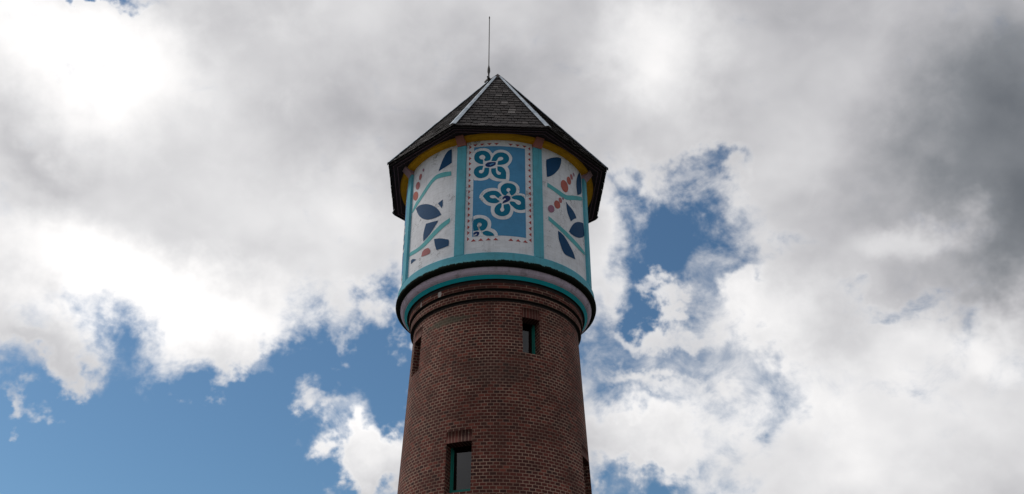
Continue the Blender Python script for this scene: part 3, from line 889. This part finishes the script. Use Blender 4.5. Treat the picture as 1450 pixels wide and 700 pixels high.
bm = bmesh.new()
rise, run = Z_APEX - Z_EAVE, R_EAVE * math.cos(R(22.5))
slope_len = math.hypot(rise, run)
half_w = R_EAVE * math.sin(R(22.5))
for k in range(8):
    ac = PHI + 45 * k
    out_h, side = cyl(1, ac, 0), Vector((math.cos(R(ac)), math.sin(R(ac)), 0))
    upv = (UP * rise - out_h * run).normalized()
    nrm = (out_h * rise + UP * run).normalized()
    org = out_h * run + UP * Z_EAVE
    # boarding under the slates
    vs = [bm.verts.new(org + side * s * half_w * 1.0 - nrm * 0.004) for s in (-1, 1)]
    vs.append(bm.verts.new(UP * Z_APEX))
    bm.faces.new(vs)
    row_h = 0.20
    rows = int(slope_len / row_h) + 1
    for i in range(-1, rows):
        s0 = i * row_h + (0.155 if i < 0 else 0.0)
        x = -half_w * 1.05 - (0.09 if i % 2 else 0.0) - random.uniform(0, 0.03)
        while x < half_w * 1.05:
            wdt = random.uniform(0.135, 0.185)
            xa, xb = x + 0.007, x + wdt - 0.007
            x += wdt
            j0, j1 = random.uniform(-0.014, 0.010) * (0.4 if i < 1 else 1), random.uniform(0.0, 0.014)
            lo, hi = s0 + j0, min(s0 + row_h * 1.45, slope_len - 0.02)
            if i >= 1 and random.random() < 0.006:
                continue
            if i > 0 and random.random() < 0.02:
                lo -= random.uniform(0.02, 0.06)
            if hi - lo < 0.06:
                continue
            hw_lo = half_w * max(0.0, 1 - lo / slope_len) + 0.006
            hw_hi = half_w * max(0.0, 1 - hi / slope_len) + 0.006
            pa, pb = max(xa, -hw_lo), min(xb, hw_lo)
            qa, qb = max(min(xa, hw_hi), -hw_hi), min(max(xb, -hw_hi), hw_hi)
            if pb - pa < 0.02:
                continue
            if qb < qa:
                qb = qa
            tilt = random.uniform(-0.006, 0.006)
            h_lo, h_hi, th = 0.021 + j1 * 0.6, 0.005, 0.009
            vt = [org + side * pa + upv * (lo + tilt) + nrm * h_lo, org + side * pb + upv * (lo - tilt) + nrm * h_lo,
                  org + side * qb + upv * hi + nrm * h_hi, org + side * qa + upv * hi + nrm * h_hi]
            vb = [p - nrm * th for p in vt]
            T = [bm.verts.new(p) for p in vt]
            B = [bm.verts.new(p) for p in vb]
            bm.faces.new(T)
            bm.faces.new(B[::-1])
            for e in range(4):
                f_ = (e + 1) % 4
                try:
                    bm.faces.new((T[f_], T[e], B[e], B[f_]))
                except ValueError:
                    pass
roof = mesh_obj('roof', bm, 'slate', tower, normals=False)

for k in range(8):
    ac = PHI + 22.5 + 45 * k
    bm = bmesh.new()
    e0, e1 = cyl(R_EAVE + 0.03, ac, Z_EAVE - 0.03), cyl(0.17, ac, Z_APEX - 0.17 * rise / R_EAVE + 0.01)
    ax = (e1 - e0).normalized()
    n_seg = 7
    sides = []
    for s in (-1, 1):
        fa = ac + s * 22.5
        oh, sd_ = cyl(1, fa, 0), Vector((math.cos(R(fa)), math.sin(R(fa)), 0))
        nf = (oh * rise + UP * run).normalized()
        inward = nf.cross(ax).normalized()
        if inward.dot(sd_) * s < 0:
            inward = -inward
        sides.append((nf, inward))
    crest = (sides[0][0] + sides[1][0]).normalized()
    for i in range(n_seg):
        t0, t1 = i / n_seg, (i + 1) / n_seg + 0.004
        lift = 0.034 + 0.003 * (n_seg - i)
        for s in (0, 1):
            nf, inw = sides[s]
            wd = 0.066
            pts = []
            for t in (t0, min(t1, 1.0)):
                base = e0 + (e1 - e0) * t
                c_ = base + crest * (lift + 0.006)
                w_ = base + inw * wd * (1 - 0.45 * t) + nf * lift
                pts.append((c_, w_))
            top = [pts[0][0], pts[0][1], pts[1][1], pts[1][0]]
            T = [bm.verts.new(p) for p in top]
            B = [bm.verts.new(p - nf * 0.006) for p in top]
            bm.faces.new(T)
            bm.faces.new(B[::-1])
            for e in range(4):
                bm.faces.new((T[(e + 1) % 4], T[e], B[e], B[(e + 1) % 4]))
    mesh_obj('ridge_flashing', bm, 'zinc', roof)


def turned(name, base, prof, mat, parent, seg=14):
    bm = bmesh.new()
    rings = [[bm.verts.new(base + Vector((r_ * math.cos(2 * math.pi * k / seg), r_ * math.sin(2 * math.pi * k / seg), z))) for k in range(seg)] for r_, z in prof]
    for a_, b_ in zip(rings, rings[1:]):
        for k in range(seg):
            f = bm.faces.new((a_[k], a_[(k + 1) % seg], b_[(k + 1) % seg], b_[k]))
            f.smooth = True
    bm.faces.new(rings[0][::-1])
    bm.faces.new(rings[-1])
    return mesh_obj(name, bm, mat, parent)


# lead cap on the apex
bm = bmesh.new()
cap_r, cap_z = 0.24, Z_APEX - 0.24 * rise / R_EAVE
low = [bm.verts.new(cyl(cap_r + 0.045, PHI + 22.5 + 45 * k, cap_z + 0.01)) for k in range(8)]
mid = [bm.verts.new(cyl(cap_r * 0.55 + 0.05, PHI + 22.5 + 45 * k, cap_z + 0.16)) for k in range(8)]
tip = bm.verts.new(UP * (Z_APEX + 0.05))
for k in range(8):
    j = (k + 1) % 8
    bm.faces.new((low[k], low[j], mid[j], mid[k]))
    bm.faces.new((mid[k], mid[j], tip))
bm.faces.new(low[::-1])
mesh_obj('apex_cap', bm, 'slate', roof)

# lightning rod: forked foot, thick insulator, thin rod
rod_base = Vector((-0.232, -0.15, 18.95))
rod = turned('lightning_rod', rod_base, [(0.030, 0.0), (0.030, 0.06), (0.022, 0.10), (0.022, 0.24), (0.028, 0.26), (0.040, 0.33), (0.036, 0.42),
                                         (0.020, 0.50), (0.013, 0.54), (0.012, 1.2), (0.011, 2.22), (0.017, 2.24), (0.017, 2.285), (0.006, 2.31)], 'iron', tower)
bm = bmesh.new()
for a in (20, 140, 260):
    o = Vector((math.cos(R(a)), math.sin(R(a)), 0))
    x = (o * 0.12 - UP * 0.06).normalized()
    y = x.cross(UP).normalized()
    add_box(bm, rod_base + o * 0.065 + UP * 0.06, x, y, x.cross(y), 0.085, 0.018, 0.018)
add_box(bm, rod_base + UP * 0.08, Vector((1, 0, 0)), Vector((0, 1, 0)), UP, 0.032, 0.032, 0.02)
mesh_obj('rod_bracket', bm, 'iron', rod)
